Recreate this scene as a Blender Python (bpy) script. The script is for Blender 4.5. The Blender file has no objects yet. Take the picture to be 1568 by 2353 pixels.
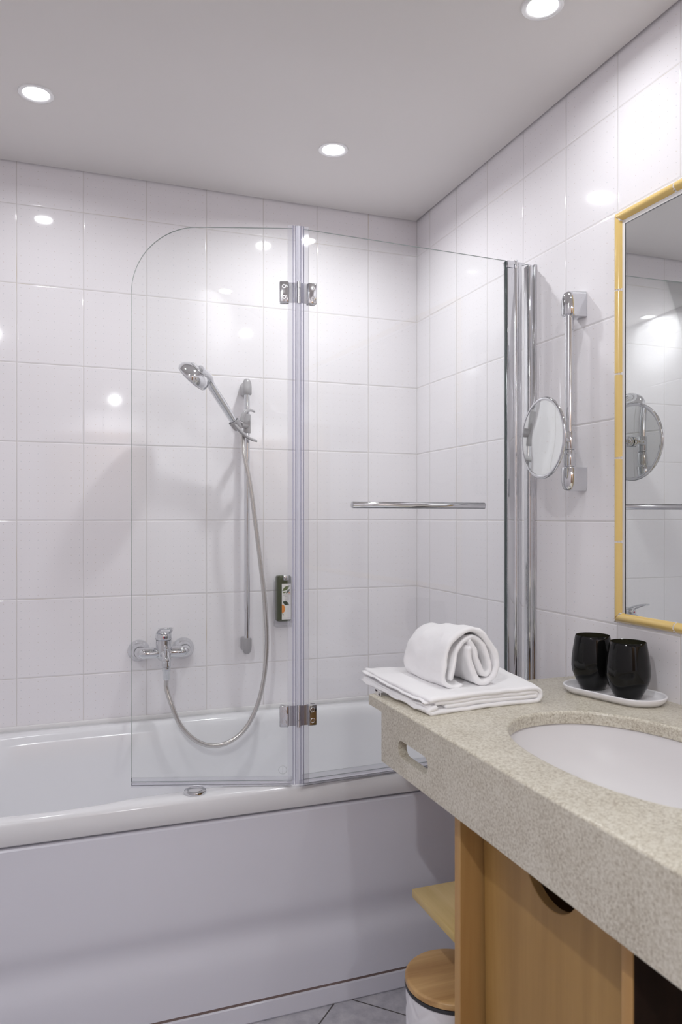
import bpy, bmesh, math, random
from mathutils import Vector, Matrix
random.seed(4)
PI = math.pi
C = bpy.context.scene.collection
sc = bpy.context.scene

# ---------------------------------------------------------------- camera, world, exposure
CAMZ = 1.27
F_PX = 1737.0
cam_d = bpy.data.cameras.new('camera'); cam = bpy.data.objects.new('camera', cam_d); C.objects.link(cam)
cam.location = (0, 0, CAMZ)
cam.rotation_euler = (PI/2, 0, -math.radians(20.19))
cam_d.sensor_fit = 'VERTICAL'; cam_d.sensor_height = 36.0
cam_d.lens = F_PX/2353*36.0
cam_d.shift_y = (1190-1176.5)/2353
cam_d.clip_start = 0.02
cam_d.dof.use_dof = True; cam_d.dof.focus_distance = 2.15; cam_d.dof.aperture_fstop = 5.0
sc.camera = cam
w = bpy.data.worlds.new('world'); sc.world = w; w.use_nodes = True
w.node_tree.nodes['Background'].inputs[0].default_value = (0.9, 0.92, 1, 1)
w.node_tree.nodes['Background'].inputs[1].default_value = 0.0
sc.view_settings.view_transform = 'Standard'; sc.view_settings.look = 'None'
sc.view_settings.gamma = 1.0; sc.view_settings.use_curve_mapping = False
sc.view_settings.exposure = 0.08
sc.cycles.use_denoising = True
sc.cycles.max_bounces = 14; sc.cycles.diffuse_bounces = 7; sc.cycles.glossy_bounces = 8
sc.cycles.transparent_max_bounces = 24; sc.cycles.transmission_bounces = 8
sc.cycles.sample_clamp_indirect = 6.0

XW, YB, XL, YF = 1.262, 2.594, -0.46, -2.7       # right, back, left, front wall faces
ZC = 2.39
SPOTS = [(-0.067, 2.150, 'recessed ceiling spotlight at the upper left, nearest the left edge of the picture'),
         (0.771, 2.165, 'recessed ceiling spotlight above the bath, between the shower screen and the back wall'),
         (0.985, 1.400, 'recessed ceiling spotlight cut off by the top edge of the picture, above the washbasin'),
         (1.020, 0.745, 'recessed ceiling spotlight above the near part of the vanity, outside the picture'),
         (0.490, -2.350, 'added ceiling fill light far behind the camera near the entrance door'),  # unseen fill lamp, made strong to raise the overall brightness
         (-0.411, 0.180, 'added ceiling fill light beside the camera on the left side of the room, out of view')]  # added fill lamp, placed where its reflection stays out of frame
SPOT_POWER = [2.0, 4.5, 1.8, 2.2, 19.0, 14.0]
SPOT_SPREAD = [164, 162, 168, 168, 172, 172]

# ---------------------------------------------------------------- material helpers
def mat(name, col=(.8,.8,.8), rough=.5, metal=0.0, spec=.5, coat=0.0):
    m = bpy.data.materials.new(name); m.use_nodes = True
    b = m.node_tree.nodes['Principled BSDF']
    b.inputs['Base Color'].default_value = (*col, 1); b.inputs['Roughness'].default_value = rough
    b.inputs['Metallic'].default_value = metal; b.inputs['Specular IOR Level'].default_value = spec
    b.inputs['Coat Weight'].default_value = coat
    return m
class NT:
    def __init__(s, m): s.t = m.node_tree; s.b = s.t.nodes.get('Principled BSDF')
    def n(s, typ, **kw):
        x = s.t.nodes.new(typ)
        for k, v in kw.items(): setattr(x, k, v)
        return x
    def l(s, a, b): s.t.links.new(a, b)
    def math(s, op, a, b=None, c=None, clamp=False):
        x = s.n('ShaderNodeMath', operation=op); x.use_clamp = clamp
        for i, v in enumerate((a, b, c)):
            if v is None: continue
            if isinstance(v, (int, float)): x.inputs[i].default_value = v
            else: s.l(v, x.inputs[i])
        return x.outputs[0]
    def mix(s, fac, a, b):
        x = s.n('ShaderNodeMix', data_type='RGBA')
        if isinstance(fac, (int, float)): x.inputs[0].default_value = fac
        else: s.l(fac, x.inputs[0])
        for i, v in ((6, a), (7, b)):
            if isinstance(v, tuple): x.inputs[i].default_value = (*v, 1)
            else: s.l(v, x.inputs[i])
        return x.outputs[2]
    def ramp(s, v, stops):
        r = s.n('ShaderNodeValToRGB'); s.l(v, r.inputs[0])
        el = r.color_ramp.elements
        while len(el) > 1: el.remove(el[-1])
        el[0].position = stops[0][0]; el[0].color = (*stops[0][1], 1)
        for p, c in stops[1:]:
            e = el.new(p); e.color = (*c, 1)
        return r.outputs[0]

def tile_mat(name, axis, off_u, off_z, wu, wz, base=(.865,.842,.865)):
    """glazed wall tiles with grout and a fine printed dot grid, laid out on the real wall"""
    m = mat(name, base, .05); t = NT(m)
    pos = t.n('ShaderNodeNewGeometry').outputs['Position']
    sx = t.n('ShaderNodeSeparateXYZ'); t.l(pos, sx.inputs[0])
    u = sx.outputs[axis]; z = sx.outputs[2]
    U = t.math('DIVIDE', t.math('SUBTRACT', u, off_u), wu); Z = t.math('DIVIDE', t.math('SUBTRACT', z, off_z), wz)
    fu = t.math('FRACT', t.math('ADD', U, 50.0)); fz = t.math('FRACT', t.math('ADD', Z, 50.0))
    iu = t.math('FLOOR', t.math('ADD', U, 50.0)); iz = t.math('FLOOR', t.math('ADD', Z, 50.0))
    du = t.math('MULTIPLY', t.math('MINIMUM', fu, t.math('SUBTRACT', 1.0, fu)), wu)
    dz = t.math('MULTIPLY', t.math('MINIMUM', fz, t.math('SUBTRACT', 1.0, fz)), wz)
    d = t.math('MINIMUM', du, dz)                                    # distance to tile edge in m
    grout = t.math('LESS_THAN', d, 0.0011)
    # dots
    gu = t.math('ABSOLUTE', t.math('SUBTRACT', t.math('FRACT', t.math('ADD', t.math('MULTIPLY', fu, 8.0), 0.0)), .5))
    gz = t.math('ABSOLUTE', t.math('SUBTRACT', t.math('FRACT', t.math('MULTIPLY', fz, 10.0)), .5))
    gu = t.math('MULTIPLY', gu, wu/8); gz = t.math('MULTIPLY', gz, wz/10)
    r = t.math('SQRT', t.math('ADD', t.math('MULTIPLY', gu, gu), t.math('MULTIPLY', gz, gz)))
    dot = t.math('LESS_THAN', r, 0.0010)
    wn = t.n('ShaderNodeTexWhiteNoise', noise_dimensions='2D')
    cv = t.n('ShaderNodeCombineXYZ'); t.l(t.math('FLOOR', t.math('MULTIPLY', U, 8.0)), cv.inputs[0]); t.l(t.math('FLOOR', t.math('MULTIPLY', Z, 10.0)), cv.inputs[1])
    t.l(cv.outputs[0], wn.inputs['Vector'])
    dcol = t.ramp(wn.outputs['Value'], [(0, (.62,.50,.47)), (.4, (.60,.55,.46)), (.75, (.52,.55,.60))])
    col = t.mix(t.math('MULTIPLY', dot, .75), base, dcol)
    ns = t.n('ShaderNodeTexNoise'); t.l(pos, ns.inputs['Vector']); ns.inputs['Scale'].default_value = 5.0
    gcol = t.ramp(ns.outputs['Fac'], [(.35, (.66,.635,.63)), (.62, (.70,.67,.65)), (.75, (.60,.52,.42))])
    col = t.mix(grout, col, gcol)
    t.l(col, t.b.inputs['Base Color'])
    t.l(t.math('ADD', t.math('MULTIPLY', grout, .5), .05), t.b.inputs['Roughness'])
    # height: pillowed edges + a tiny tilt of every tile
    edge = t.n('ShaderNodeMapRange', interpolation_type='SMOOTHERSTEP'); t.l(d, edge.inputs[0])
    edge.inputs[1].default_value = 0.0006; edge.inputs[2].default_value = 0.0045
    wt = t.n('ShaderNodeTexWhiteNoise', noise_dimensions='2D')
    cv2 = t.n('ShaderNodeCombineXYZ'); t.l(iu, cv2.inputs[0]); t.l(iz, cv2.inputs[1]); t.l(cv2.outputs[0], wt.inputs['Vector'])
    sc3 = t.n('ShaderNodeSeparateColor'); t.l(wt.outputs['Color'], sc3.inputs[0])
    tu = t.math('MULTIPLY', t.math('SUBTRACT', sc3.outputs[0], .5), t.math('MULTIPLY', fu, wu*10))
    tz = t.math('MULTIPLY', t.math('SUBTRACT', sc3.outputs[1], .5), t.math('MULTIPLY', fz, wz*10))
    n2 = t.n('ShaderNodeTexNoise'); t.l(pos, n2.inputs['Vector']); n2.inputs['Scale'].default_value = 9.0; n2.inputs['Detail'].default_value = 0.0
    h = t.math('ADD', edge.outputs[0], t.math('MULTIPLY', t.math('ADD', tu, tz), .9))
    h = t.math('ADD', h, t.math('MULTIPLY', n2.outputs['Fac'], .12))
    bp = t.n('ShaderNodeBump'); bp.inputs['Strength'].default_value = 1.0; bp.inputs['Distance'].default_value = 0.0007
    t.l(h, bp.inputs['Height']); t.l(bp.outputs[0], t.b.inputs['Normal'])
    return m

def floor_mat():
    m = mat('floor_tile', (.3,.3,.33), .35); t = NT(m)
    pos = t.n('ShaderNodeNewGeometry').outputs['Position']
    mp = t.n('ShaderNodeMapping'); t.l(pos, mp.inputs[0])
    # joints cross at (.692,1.885): lines run along (+.73,+.68) and (+.7,-.71)
    mp.vector_type = 'POINT'; mp.inputs['Rotation'].default_value = (0, 0, math.radians(45))
    sx = t.n('ShaderNodeSeparateXYZ'); t.l(mp.outputs[0], sx.inputs[0])
    p = Matrix.Rotation(math.radians(45), 3, 'Z') @ Vector((.690, 1.886, 0))
    ds = []
    for k in (0, 1):
        f = t.math('FRACT', t.math('ADD', t.math('DIVIDE', t.math('SUBTRACT', sx.outputs[k], p[k]), .33), 40.0))
        ds.append(t.math('MULTIPLY', t.math('MINIMUM', f, t.math('SUBTRACT', 1.0, f)), .33))
    g = t.math('LESS_THAN', t.math('MINIMUM', ds[0], ds[1]), .002)
    n = t.n('ShaderNodeTexNoise'); t.l(pos, n.inputs['Vector']); n.inputs['Scale'].default_value = 22; n.inputs['Detail'].default_value = 8; n.inputs['Roughness'].default_value = .65
    c = t.ramp(n.outputs['Fac'], [(.3, (.40,.40,.44)), (.5, (.54,.53,.57)), (.68, (.66,.65,.67))])
    t.l(t.mix(g, c, (.10,.09,.085)), t.b.inputs['Base Color'])
    bp = t.n('ShaderNodeBump'); bp.inputs['Strength'].default_value = .6; bp.inputs['Distance'].default_value = .001
    t.l(t.math('SUBTRACT', 1.0, g), bp.inputs['Height']); t.l(bp.outputs[0], t.b.inputs['Normal'])
    return m

def wood_mat(name, c0, c1, c2, axis=2, scale=1.0, rough=.4):
    m = mat(name, c1, rough); t = NT(m)
    pos = t.n('ShaderNodeNewGeometry').outputs['Position']
    mp = t.n('ShaderNodeMapping'); t.l(pos, mp.inputs[0])
    s = [9.0*scale]*3; s[axis] = .7*scale; mp.inputs['Scale'].default_value = s
    n = t.n('ShaderNodeTexNoise'); t.l(mp.outputs[0], n.inputs['Vector']); n.inputs['Scale'].default_value = 1.6; n.inputs['Detail'].default_value = 5; n.inputs['Distortion'].default_value = .6
    s2 = [110.0]*3; s2[axis] = 4.0
    mp2 = t.n('ShaderNodeMapping'); t.l(pos, mp2.inputs[0]); mp2.inputs['Scale'].default_value = s2
    n2 = t.n('ShaderNodeTexNoise'); t.l(mp2.outputs[0], n2.inputs['Vector']); n2.inputs['Scale'].default_value = 2.0; n2.inputs['Detail'].default_value = 3
    v = t.math('ADD', t.math('MULTIPLY', n.outputs['Fac'], .75), t.math('MULTIPLY', n2.outputs['Fac'], .12))
    t.l(t.ramp(v, [(.32, c0), (.5, c1), (.66, c2)]), t.b.inputs['Base Color'])
    return m

def stone_mat():
    m = mat('speckled_stone', (.6,.56,.48), .30); t = NT(m)
    pos = t.n('ShaderNodeNewGeometry').outputs['Position']
    a = t.n('ShaderNodeTexNoise'); t.l(pos, a.inputs['Vector']); a.inputs['Scale'].default_value = 225; a.inputs['Detail'].default_value = 3; a.inputs['Roughness'].default_value = .6
    b = t.n('ShaderNodeTexNoise'); t.l(pos, b.inputs['Vector']); b.inputs['Scale'].default_value = 420; b.inputs['Detail'].default_value = 2
    c = t.n('ShaderNodeTexNoise'); t.l(pos, c.inputs['Vector']); c.inputs['Scale'].default_value = 14; c.inputs['Detail'].default_value = 2
    v = t.math('ADD', t.math('MULTIPLY', a.outputs['Fac'], .62), t.math('ADD', t.math('MULTIPLY', b.outputs['Fac'], .26), t.math('MULTIPLY', c.outputs['Fac'], .12)))
    t.l(t.ramp(v, [(.36, (.36,.31,.235)), (.44, (.50,.455,.365)), (.51, (.60,.56,.465)), (.60, (.69,.655,.565))]), t.b.inputs['Base Color'])
    return m

def cloth_mat(name, col):
    m = mat(name, col, .95, spec=.1); t = NT(m)
    t.b.inputs['Sheen Weight'].default_value = .35
    tc = t.n('ShaderNodeTexCoord')
    n = t.n('ShaderNodeTexNoise'); t.l(tc.outputs['Object'], n.inputs['Vector']); n.inputs['Scale'].default_value = 900; n.inputs['Detail'].default_value = 2
    n2 = t.n('ShaderNodeTexNoise'); t.l(tc.outputs['Object'], n2.inputs['Vector']); n2.inputs['Scale'].default_value = 60; n2.inputs['Detail'].default_value = 3
    h = t.math('ADD', n.outputs['Fac'], t.math('MULTIPLY', n2.outputs['Fac'], 1.2))
    bp = t.n('ShaderNodeBump'); bp.inputs['Strength'].default_value = .5; bp.inputs['Distance'].default_value = .0012
    t.l(h, bp.inputs['Height']); t.l(bp.outputs[0], t.b.inputs['Normal'])
    return m

def thin_glass(name, tint, ior=1.45, diffuse=0.0, dcol=(.8,.8,.9), rough=0.0, gain=1.0):
    m = bpy.data.materials.new(name); m.use_nodes = True; t = NT(m)
    t.t.nodes.remove(t.b); out = t.t.nodes['Material Output']
    tr = t.n('ShaderNodeBsdfTransparent'); tr.inputs[0].default_value = (*tint, 1)
    gl = t.n('ShaderNodeBsdfGlossy'); gl.inputs['Roughness'].default_value = rough
    fr = t.n('ShaderNodeFresnel'); fr.inputs[0].default_value = ior
    base = tr.outputs[0]
    if diffuse:
        df = t.n('ShaderNodeBsdfDiffuse'); df.inputs[0].default_value = (*dcol, 1)
        tl = t.n('ShaderNodeBsdfTranslucent'); tl.inputs[0].default_value = (*dcol, 1)
        m0 = t.n('ShaderNodeMixShader'); m0.inputs[0].default_value = .5; t.l(df.outputs[0], m0.inputs[1]); t.l(tl.outputs[0], m0.inputs[2])
        m1 = t.n('ShaderNodeMixShader'); m1.inputs[0].default_value = diffuse; t.l(base, m1.inputs[1]); t.l(m0.outputs[0], m1.inputs[2]); base = m1.outputs[0]
    mx = t.n('ShaderNodeMixShader'); t.l(t.math('MULTIPLY', fr.outputs[0], gain, clamp=True), mx.inputs[0]); t.l(base, mx.inputs[1]); t.l(gl.outputs[0], mx.inputs[2])
    t.l(mx.outputs[0], out.inputs[0])
    return m

M = {}
M['tile_back'] = tile_mat('wall_tile_back', 0, XW, 1.2614, .2, .25)
M['tile_side'] = tile_mat('wall_tile_side', 1, 1.489, 1.2614, .2, .25)
M['tile_front'] = tile_mat('wall_tile_front', 0, XW, 1.2614, .2, .25)
M['floor'] = floor_mat()
M['ceiling'] = mat('ceiling_paint', (.74,.715,.70), .6, spec=.25)
M['acrylic'] = mat('white_acrylic', (.80,.80,.82), .12)
M['apron'] = mat('white_apron', (.76,.76,.83), .22)
M['silicone'] = mat('silicone_sealant', (.78,.77,.77), .3)
M['groove'] = mat('brown_sealant_line', (.26,.19,.17), .5)
M['chrome'] = mat('chrome', (.71,.72,.74), .06, 1.0)
M['brushed'] = mat('satin_metal', (.74,.74,.75), .22, 1.0)
M['steel_dark'] = mat('dark_steel', (.25,.25,.27), .3, 1.0)
M['hose'] = mat('metal_hose', (.62,.60,.58), .25, 1.0)
M['grey_plastic'] = mat('grey_plastic', (.36,.35,.36), .3)
M['satin_grey'] = mat('satin_grey_plastic', (.55,.55,.57), .2, .6)
M['mirror'] = mat('mirror_silver', (.83,.85,.84), .0, 1.0)
M['black'] = mat('black_edge', (.03,.03,.035), .4)
M['yellow'] = mat('yellow_glaze', (.78,.56,.20), .14, coat=.4)
M['grout'] = mat('white_grout', (.80,.77,.76), .6)
M['wood'] = wood_mat('pale_beech', (.34,.19,.055), (.41,.24,.075), (.47,.29,.10))
M['wood_h'] = wood_mat('pale_beech_flat', (.50,.36,.13), (.60,.44,.19), (.68,.52,.26), axis=1)
M['wood_edge'] = wood_mat('beech_edge', (.46,.26,.09), (.53,.32,.12), (.60,.38,.16))
M['wood_shade'] = wood_mat('shaded_wood', (.03,.018,.012), (.045,.026,.017), (.07,.04,.025))  # near-black brown: shade inside the open cabinet put into the colour
M['door_brown'] = wood_mat('brown_door_wood', (.22,.12,.06), (.30,.17,.08), (.38,.22,.11))
M['bamboo'] = wood_mat('bamboo_lid', (.40,.22,.08), (.56,.34,.14), (.68,.45,.21), axis=0, scale=1.6, rough=.35)
M['stone'] = stone_mat()
M['towel'] = cloth_mat('white_terry', (.96,.95,.96))
M['tumbler'] = mat('black_glazed_glass', (.004,.004,.004), .06, spec=.3)
M['tumbler_in'] = mat('smoky_glass_inside', (.035,.033,.02), .15)
M['tray'] = mat('white_tray', (.82,.81,.83), .3)
M['basin'] = mat('white_ceramic', (.72,.70,.705), .38, spec=.3)
M['bin'] = mat('white_bin', (.78,.77,.80), .45)
M['green'] = mat('olive_green_plastic', (.035,.045,.012), .2)
M['clear'] = thin_glass('clear_plastic', (.985,.985,.99), 1.3, .08, (.95,.95,.96), gain=.5)
M['label'] = mat('paper_label', (.78,.76,.73), .4)
M['leaf'] = mat('printed_leaf', (.12,.15,.05), .4)
M['leaf_dark'] = mat('printed_dark_leaf', (.03,.045,.02), .4)
M['orange'] = mat('printed_orange', (.72,.25,.04), .4)
M['ink'] = mat('print_grey', (.42,.39,.38), .5)
M['red'] = mat('red_dot', (.7,.02,.02), .3); M['blue'] = mat('blue_dot', (.02,.03,.12), .3)
M['dark_ink'] = mat('dark_ink', (.03,.02,.03), .6)
M['glass'] = thin_glass('clear_glass', (.990,.996,.992), 1.45, gain=.75)
M['glass_edge'] = mat('glass_edge', (.40,.46,.44), .1)
M['glass_edge_dark'] = mat('glass_edge_dark', (.06,.09,.085), .1)
M['seal'] = thin_glass('clear_seal', (.975,.975,.985), 1.4, .12, (.92,.92,1.0), rough=.05)
M['stamp'] = thin_glass('etched_stamp', (.95,.95,.95), 1.3, .10, (.6,.6,.6), gain=.2)
M['seal_core'] = thin_glass('seal_core', (.98,.98,1.0), 1.35, .55, (.93,.93,.98), rough=.15, gain=.5)
M['seal_line'] = thin_glass('seal_rib', (.90,.90,.96), 1.4, .22, (.72,.72,.92), rough=.05)
M['ring'] = mat('spot_ring', (.82,.82,.82), .2, .3)
def emis(name, col, s):
    m = mat(name, col, .4); b = m.node_tree.nodes['Principled BSDF']
    b.inputs['Emission Color'].default_value = (*col, 1); b.inputs['Emission Strength'].default_value = s
    return m
M['led'] = emis('led_lens', (.93,.95,1.0), 14.0)

# ---------------------------------------------------------------- mesh helpers
WL = {}
def wloc(o): return WL.get(o.name, Vector((0,0,0)))
def link(name, me, parent=None, origin=None):
    if origin is None:
        vs = [v.co for v in me.vertices]
        lo = Vector((min(v[i] for v in vs) for i in range(3))); hi = Vector((max(v[i] for v in vs) for i in range(3)))
        origin = Vector(((lo.x+hi.x)/2, (lo.y+hi.y)/2, lo.z))
    origin = Vector(origin)
    me.transform(Matrix.Translation(-origin))
    o = bpy.data.objects.new(name, me); C.objects.link(o)
    WL[o.name] = origin
    if parent is not None:
        o.parent = parent; o.location = origin - wloc(parent)
    else: o.location = origin
    return o
def finish(bm, name, m, parent=None, smooth=40, origin=None, recalc=True):
    if recalc: bmesh.ops.recalc_face_normals(bm, faces=bm.faces[:])
    me = bpy.data.meshes.new(name); bm.to_mesh(me); bm.free()
    ms = m if isinstance(m, (list, tuple)) else [m]
    for x in ms: me.materials.append(M[x] if isinstance(x, str) else x)
    if smooth:
        me.polygons.foreach_set('use_smooth', [True]*len(me.polygons))
        if smooth < 180: me.set_sharp_from_angle(angle=math.radians(smooth))
    return link(name, me, parent, origin)
def empty(name, loc, label, cat, group=None):
    o = bpy.data.objects.new(name, None); C.objects.link(o); o.location = loc; o.empty_display_size = .05
    WL[o.name] = Vector(loc); o['label'] = label; o['category'] = cat
    if group: o['group'] = group
    return o
def tag(o, label, cat, group=None):
    o['label'] = label; o['category'] = cat
    if group: o['group'] = group
    return o
def struct(o): o['kind'] = 'structure'; return o

def add_box(bm, x0, x1, y0, y1, z0, z1, bev=0.0, seg=2, mi=0, X=None):
    g = bmesh.ops.create_cube(bm, size=1.0)
    vs = g['verts']
    for v in vs: v.co = Vector(((x0+x1)/2+v.co.x*(x1-x0), (y0+y1)/2+v.co.y*(y1-y0), (z0+z1)/2+v.co.z*(z1-z0)))
    fs = list({f for v in vs for f in v.link_faces})
    for f in fs: f.material_index = mi
    if bev > 0:
        es = list({e for v in vs for e in v.link_edges})
        r = bmesh.ops.bevel(bm, geom=es, offset=bev, segments=seg, affect='EDGES', profile=.5)
        vs = list({v for f in r['faces'] for v in f.verts})
        al = set(vs)
        for f in r['faces']:
            f.material_index = mi
    if X is not None:
        seen = set(); st = list(vs)
        while st:
            v = st.pop()
            if v in seen: continue
            seen.add(v)
            for e in v.link_edges: st.append(e.other_vert(v))
        for v in seen: v.co = X @ v.co
def box(name, x0, x1, y0, y1, z0, z1, m, parent=None, bev=0.0, seg=2, smooth=40, X=None, origin=None):
    bm = bmesh.new(); add_box(bm, x0, x1, y0, y1, z0, z1, bev, seg, X=X)
    return finish(bm, name, m, parent, smooth, origin)

def add_lathe(bm, prof, seg=32, X=Matrix.Identity(4), cap=True, mi=0, sx=1.0, sy=1.0):
    rings = []
    for r, z in prof:
        if r < 1e-6: rings.append([bm.verts.new(X @ Vector((0, 0, z)))])
        else: rings.append([bm.verts.new(X @ Vector((r*math.cos(2*PI*k/seg)*sx, r*math.sin(2*PI*k/seg)*sy, z))) for k in range(seg)])
    fs = []
    for a, b in zip(rings, rings[1:]):
        for k in range(seg):
            k2 = (k+1) % seg
            if len(a) == 1 and len(b) == 1: continue
            if len(a) == 1: fs.append(bm.faces.new((a[0], b[k2], b[k])))
            elif len(b) == 1: fs.append(bm.faces.new((a[k], a[k2], b[0])))
            else: fs.append(bm.faces.new((a[k], a[k2], b[k2], b[k])))
    if cap:
        for r in (rings[0], rings[-1]):
            if len(r) > 2: fs.append(bm.faces.new(r))
    for f in fs: f.material_index = mi
def axisM(p, d):
    """matrix putting local z along d at p"""
    d = Vector(d).normalized()
    return Matrix.Translation(Vector(p)) @ d.to_track_quat('Z', 'Y').to_matrix().to_4x4()
def add_cyl(bm, p0, p1, r, r2=None, seg=24, mi=0, bev=0.0):
    p0 = Vector(p0); p1 = Vector(p1); L = (p1-p0).length; r2 = r if r2 is None else r2
    pr = [(r, 0), (r2, L)] if not bev else [(r-bev, 0), (r-.3*bev, bev*.3), (r, bev), (r2, L-bev), (r2-.3*bev, L-.3*bev), (r2-bev, L)]
    add_lathe(bm, pr, seg, axisM(p0, p1-p0), mi=mi)
def cyl(name, p0, p1, r, m, parent=None, r2=None, seg=24, bev=0.0):
    bm = bmesh.new(); add_cyl(bm, p0, p1, r, r2, seg, bev=bev); return finish(bm, name, m, parent)
def lathe(name, prof, m, parent=None, p=(0,0,0), d=(0,0,1), seg=40, cap=True, smooth=40, sx=1.0, sy=1.0):
    bm = bmesh.new(); add_lathe(bm, prof, seg, axisM(p, d), cap, sx=sx, sy=sy); return finish(bm, name, m, parent, smooth)
def catmull(pts, n=8, closed=False):
    P = [Vector(p) for p in pts]; out = []
    N = len(P)
    for i in range(N if closed else N-1):
        if closed: p0, p1, p2, p3 = P[i-1], P[i], P[(i+1) % N], P[(i+2) % N]
        else: p0 = P[i-1] if i else P[0]*2-P[1]; p1, p2 = P[i], P[i+1]; p3 = P[i+2] if i+2 < N else P[-1]*2-P[-2]
        for k in range(n):
            t = k/n
            out.append(.5*((2*p1)+(-p0+p2)*t+(2*p0-5*p1+4*p2-p3)*t*t+(-p0+3*p1-3*p2+p3)*t**3))
    if not closed: out.append(P[-1])
    return out
def add_tube(bm, pts, r, seg=16, closed=False, cap=True, flat=1.0, mi=0):
    pts = [Vector(p) for p in pts]; n = len(pts); rings = []; up = None
    for i, p in enumerate(pts):
        a = pts[i-1] if (i or closed) else pts[i]; b = pts[(i+1) % n] if (i < n-1 or closed) else pts[i]
        t = (b-a).normalized()
        if up is None:
            up = Vector((0,0,1)) if abs(t.z) < .9 else Vector((0,1,0))
        s = t.cross(up).normalized(); up2 = s.cross(t).normalized(); up = up2
        rr = r[i] if isinstance(r, (list, tuple)) else (r(i/(n-1)) if callable(r) else r)
        rings.append([bm.verts.new(p + s*rr*math.cos(2*PI*k/seg) + up2*rr*flat*math.sin(2*PI*k/seg)) for k in range(seg)])
    pairs = list(zip(rings, rings[1:])) + ([(rings[-1], rings[0])] if closed else [])
    for a, b in pairs:
        for k in range(seg):
            f = bm.faces.new((a[k], a[(k+1) % seg], b[(k+1) % seg], b[k])); f.material_index = mi
    if cap and not closed:
        for q in (rings[0], rings[-1]): bm.faces.new(q).material_index = mi
def tube(name, pts, r, m, parent=None, seg=16, closed=False, flat=1.0):
    bm = bmesh.new(); add_tube(bm, pts, r, seg, closed, flat=flat); return finish(bm, name, m, parent, 50)
def add_prism(bm, poly, X, depth, mi=0):
    """poly in local xy, extruded along local z by depth, placed by X"""
    a = [bm.verts.new(X @ Vector((x, y, 0))) for x, y in poly]; b = [bm.verts.new(X @ Vector((x, y, depth))) for x, y in poly]
    n = len(poly)
    fs = [bm.faces.new(a[::-1]), bm.faces.new(b)] + [bm.faces.new((a[k], a[(k+1) % n], b[(k+1) % n], b[k])) for k in range(n)]
    for f in fs: f.material_index = mi
def boolean(o, cut_bm, op='DIFFERENCE'):
    me = bpy.data.meshes.new('cut'); bmesh.ops.recalc_face_normals(cut_bm, faces=cut_bm.faces[:]); cut_bm.to_mesh(me); cut_bm.free()
    c = bpy.data.objects.new('cut', me); C.objects.link(c)
    md = o.modifiers.new('b', 'BOOLEAN'); md.object = c; md.operation = op; md.solver = 'EXACT'
    dg = bpy.context.evaluated_depsgraph_get(); dg.update()
    nm = bpy.data.meshes.new_from_object(o.evaluated_get(dg))
    o.modifiers.clear(); o.data = nm
    nm.set_sharp_from_angle(angle=math.radians(35))
    bpy.data.objects.remove(c)
def addbevel(o, wd, seg=3, ang=40):
    b = o.modifiers.new('bevel', 'BEVEL'); b.width = wd; b.segments = seg; b.limit_method = 'ANGLE'; b.angle_limit = math.radians(ang); b.harden_normals = False

# ---------------------------------------------------------------- the room shell
Z0 = (0, 0, 0)
struct(box('wall_back', XL-.1, XW+.1, YB, YB+.1, -.02, 2.55, 'tile_back', origin=Z0, smooth=0))
struct(box('wall_right', XW, XW+.1, YF-.1, YB, -.02, 2.55, 'tile_side', origin=Z0, smooth=0))
struct(box('wall_left', XL-.1, XL, YF-.1, YB, -.02, 2.55, 'tile_side', origin=Z0, smooth=0))
struct(box('wall_front', XL, XW, YF-.1, YF, -.02, 2.55, 'tile_front', origin=Z0, smooth=0))
struct(box('floor', XL, XW, YF, YB, -.06, 0, 'floor', origin=Z0, smooth=0))
# suspended plaster ceiling with a narrow shadow gap and rounded edge, closed above
bm = bmesh.new()
add_box(bm, XL+.006, XW-.007, YF+.006, YB-.007, ZC, ZC+.05, .008, 4)
add_box(bm, XL, XW, YF, YB, 2.50, 2.55)
ceil_o = struct(finish(bm, 'ceiling', 'ceiling', origin=Z0))
# entrance door behind the camera (seen only in reflections)
dr = empty('door_1', (.35, YF, 0), 'plain brown wooden entrance door in the wall behind the camera', 'door'); dr['kind'] = 'structure'
box('door_leaf', -.05, .78, YF+.001, YF+.04, 0.005, 2.03, 'door_brown', dr, .003)
bm = bmesh.new()
for a in ((-.13, -.05, 0, 2.11), (.78, .86, 0, 2.11), (-.05, .78, 2.03, 2.11)): add_box(bm, a[0], a[1], YF+.001, YF+.055, a[2], a[3], .004)
finish(bm, 'door_frame', 'door_brown', dr)
bm = bmesh.new(); add_tube(bm, catmull([(.02, YF+.04, 1.03), (.02, YF+.085, 1.03), (.035, YF+.095, 1.03), (.14, YF+.095, 1.03)], 5), .009, 12); add_cyl(bm, (.02, YF+.04, 1.03), (.02, YF+.05, 1.03), .024)
finish(bm, 'door_handle', 'chrome', dr)

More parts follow.
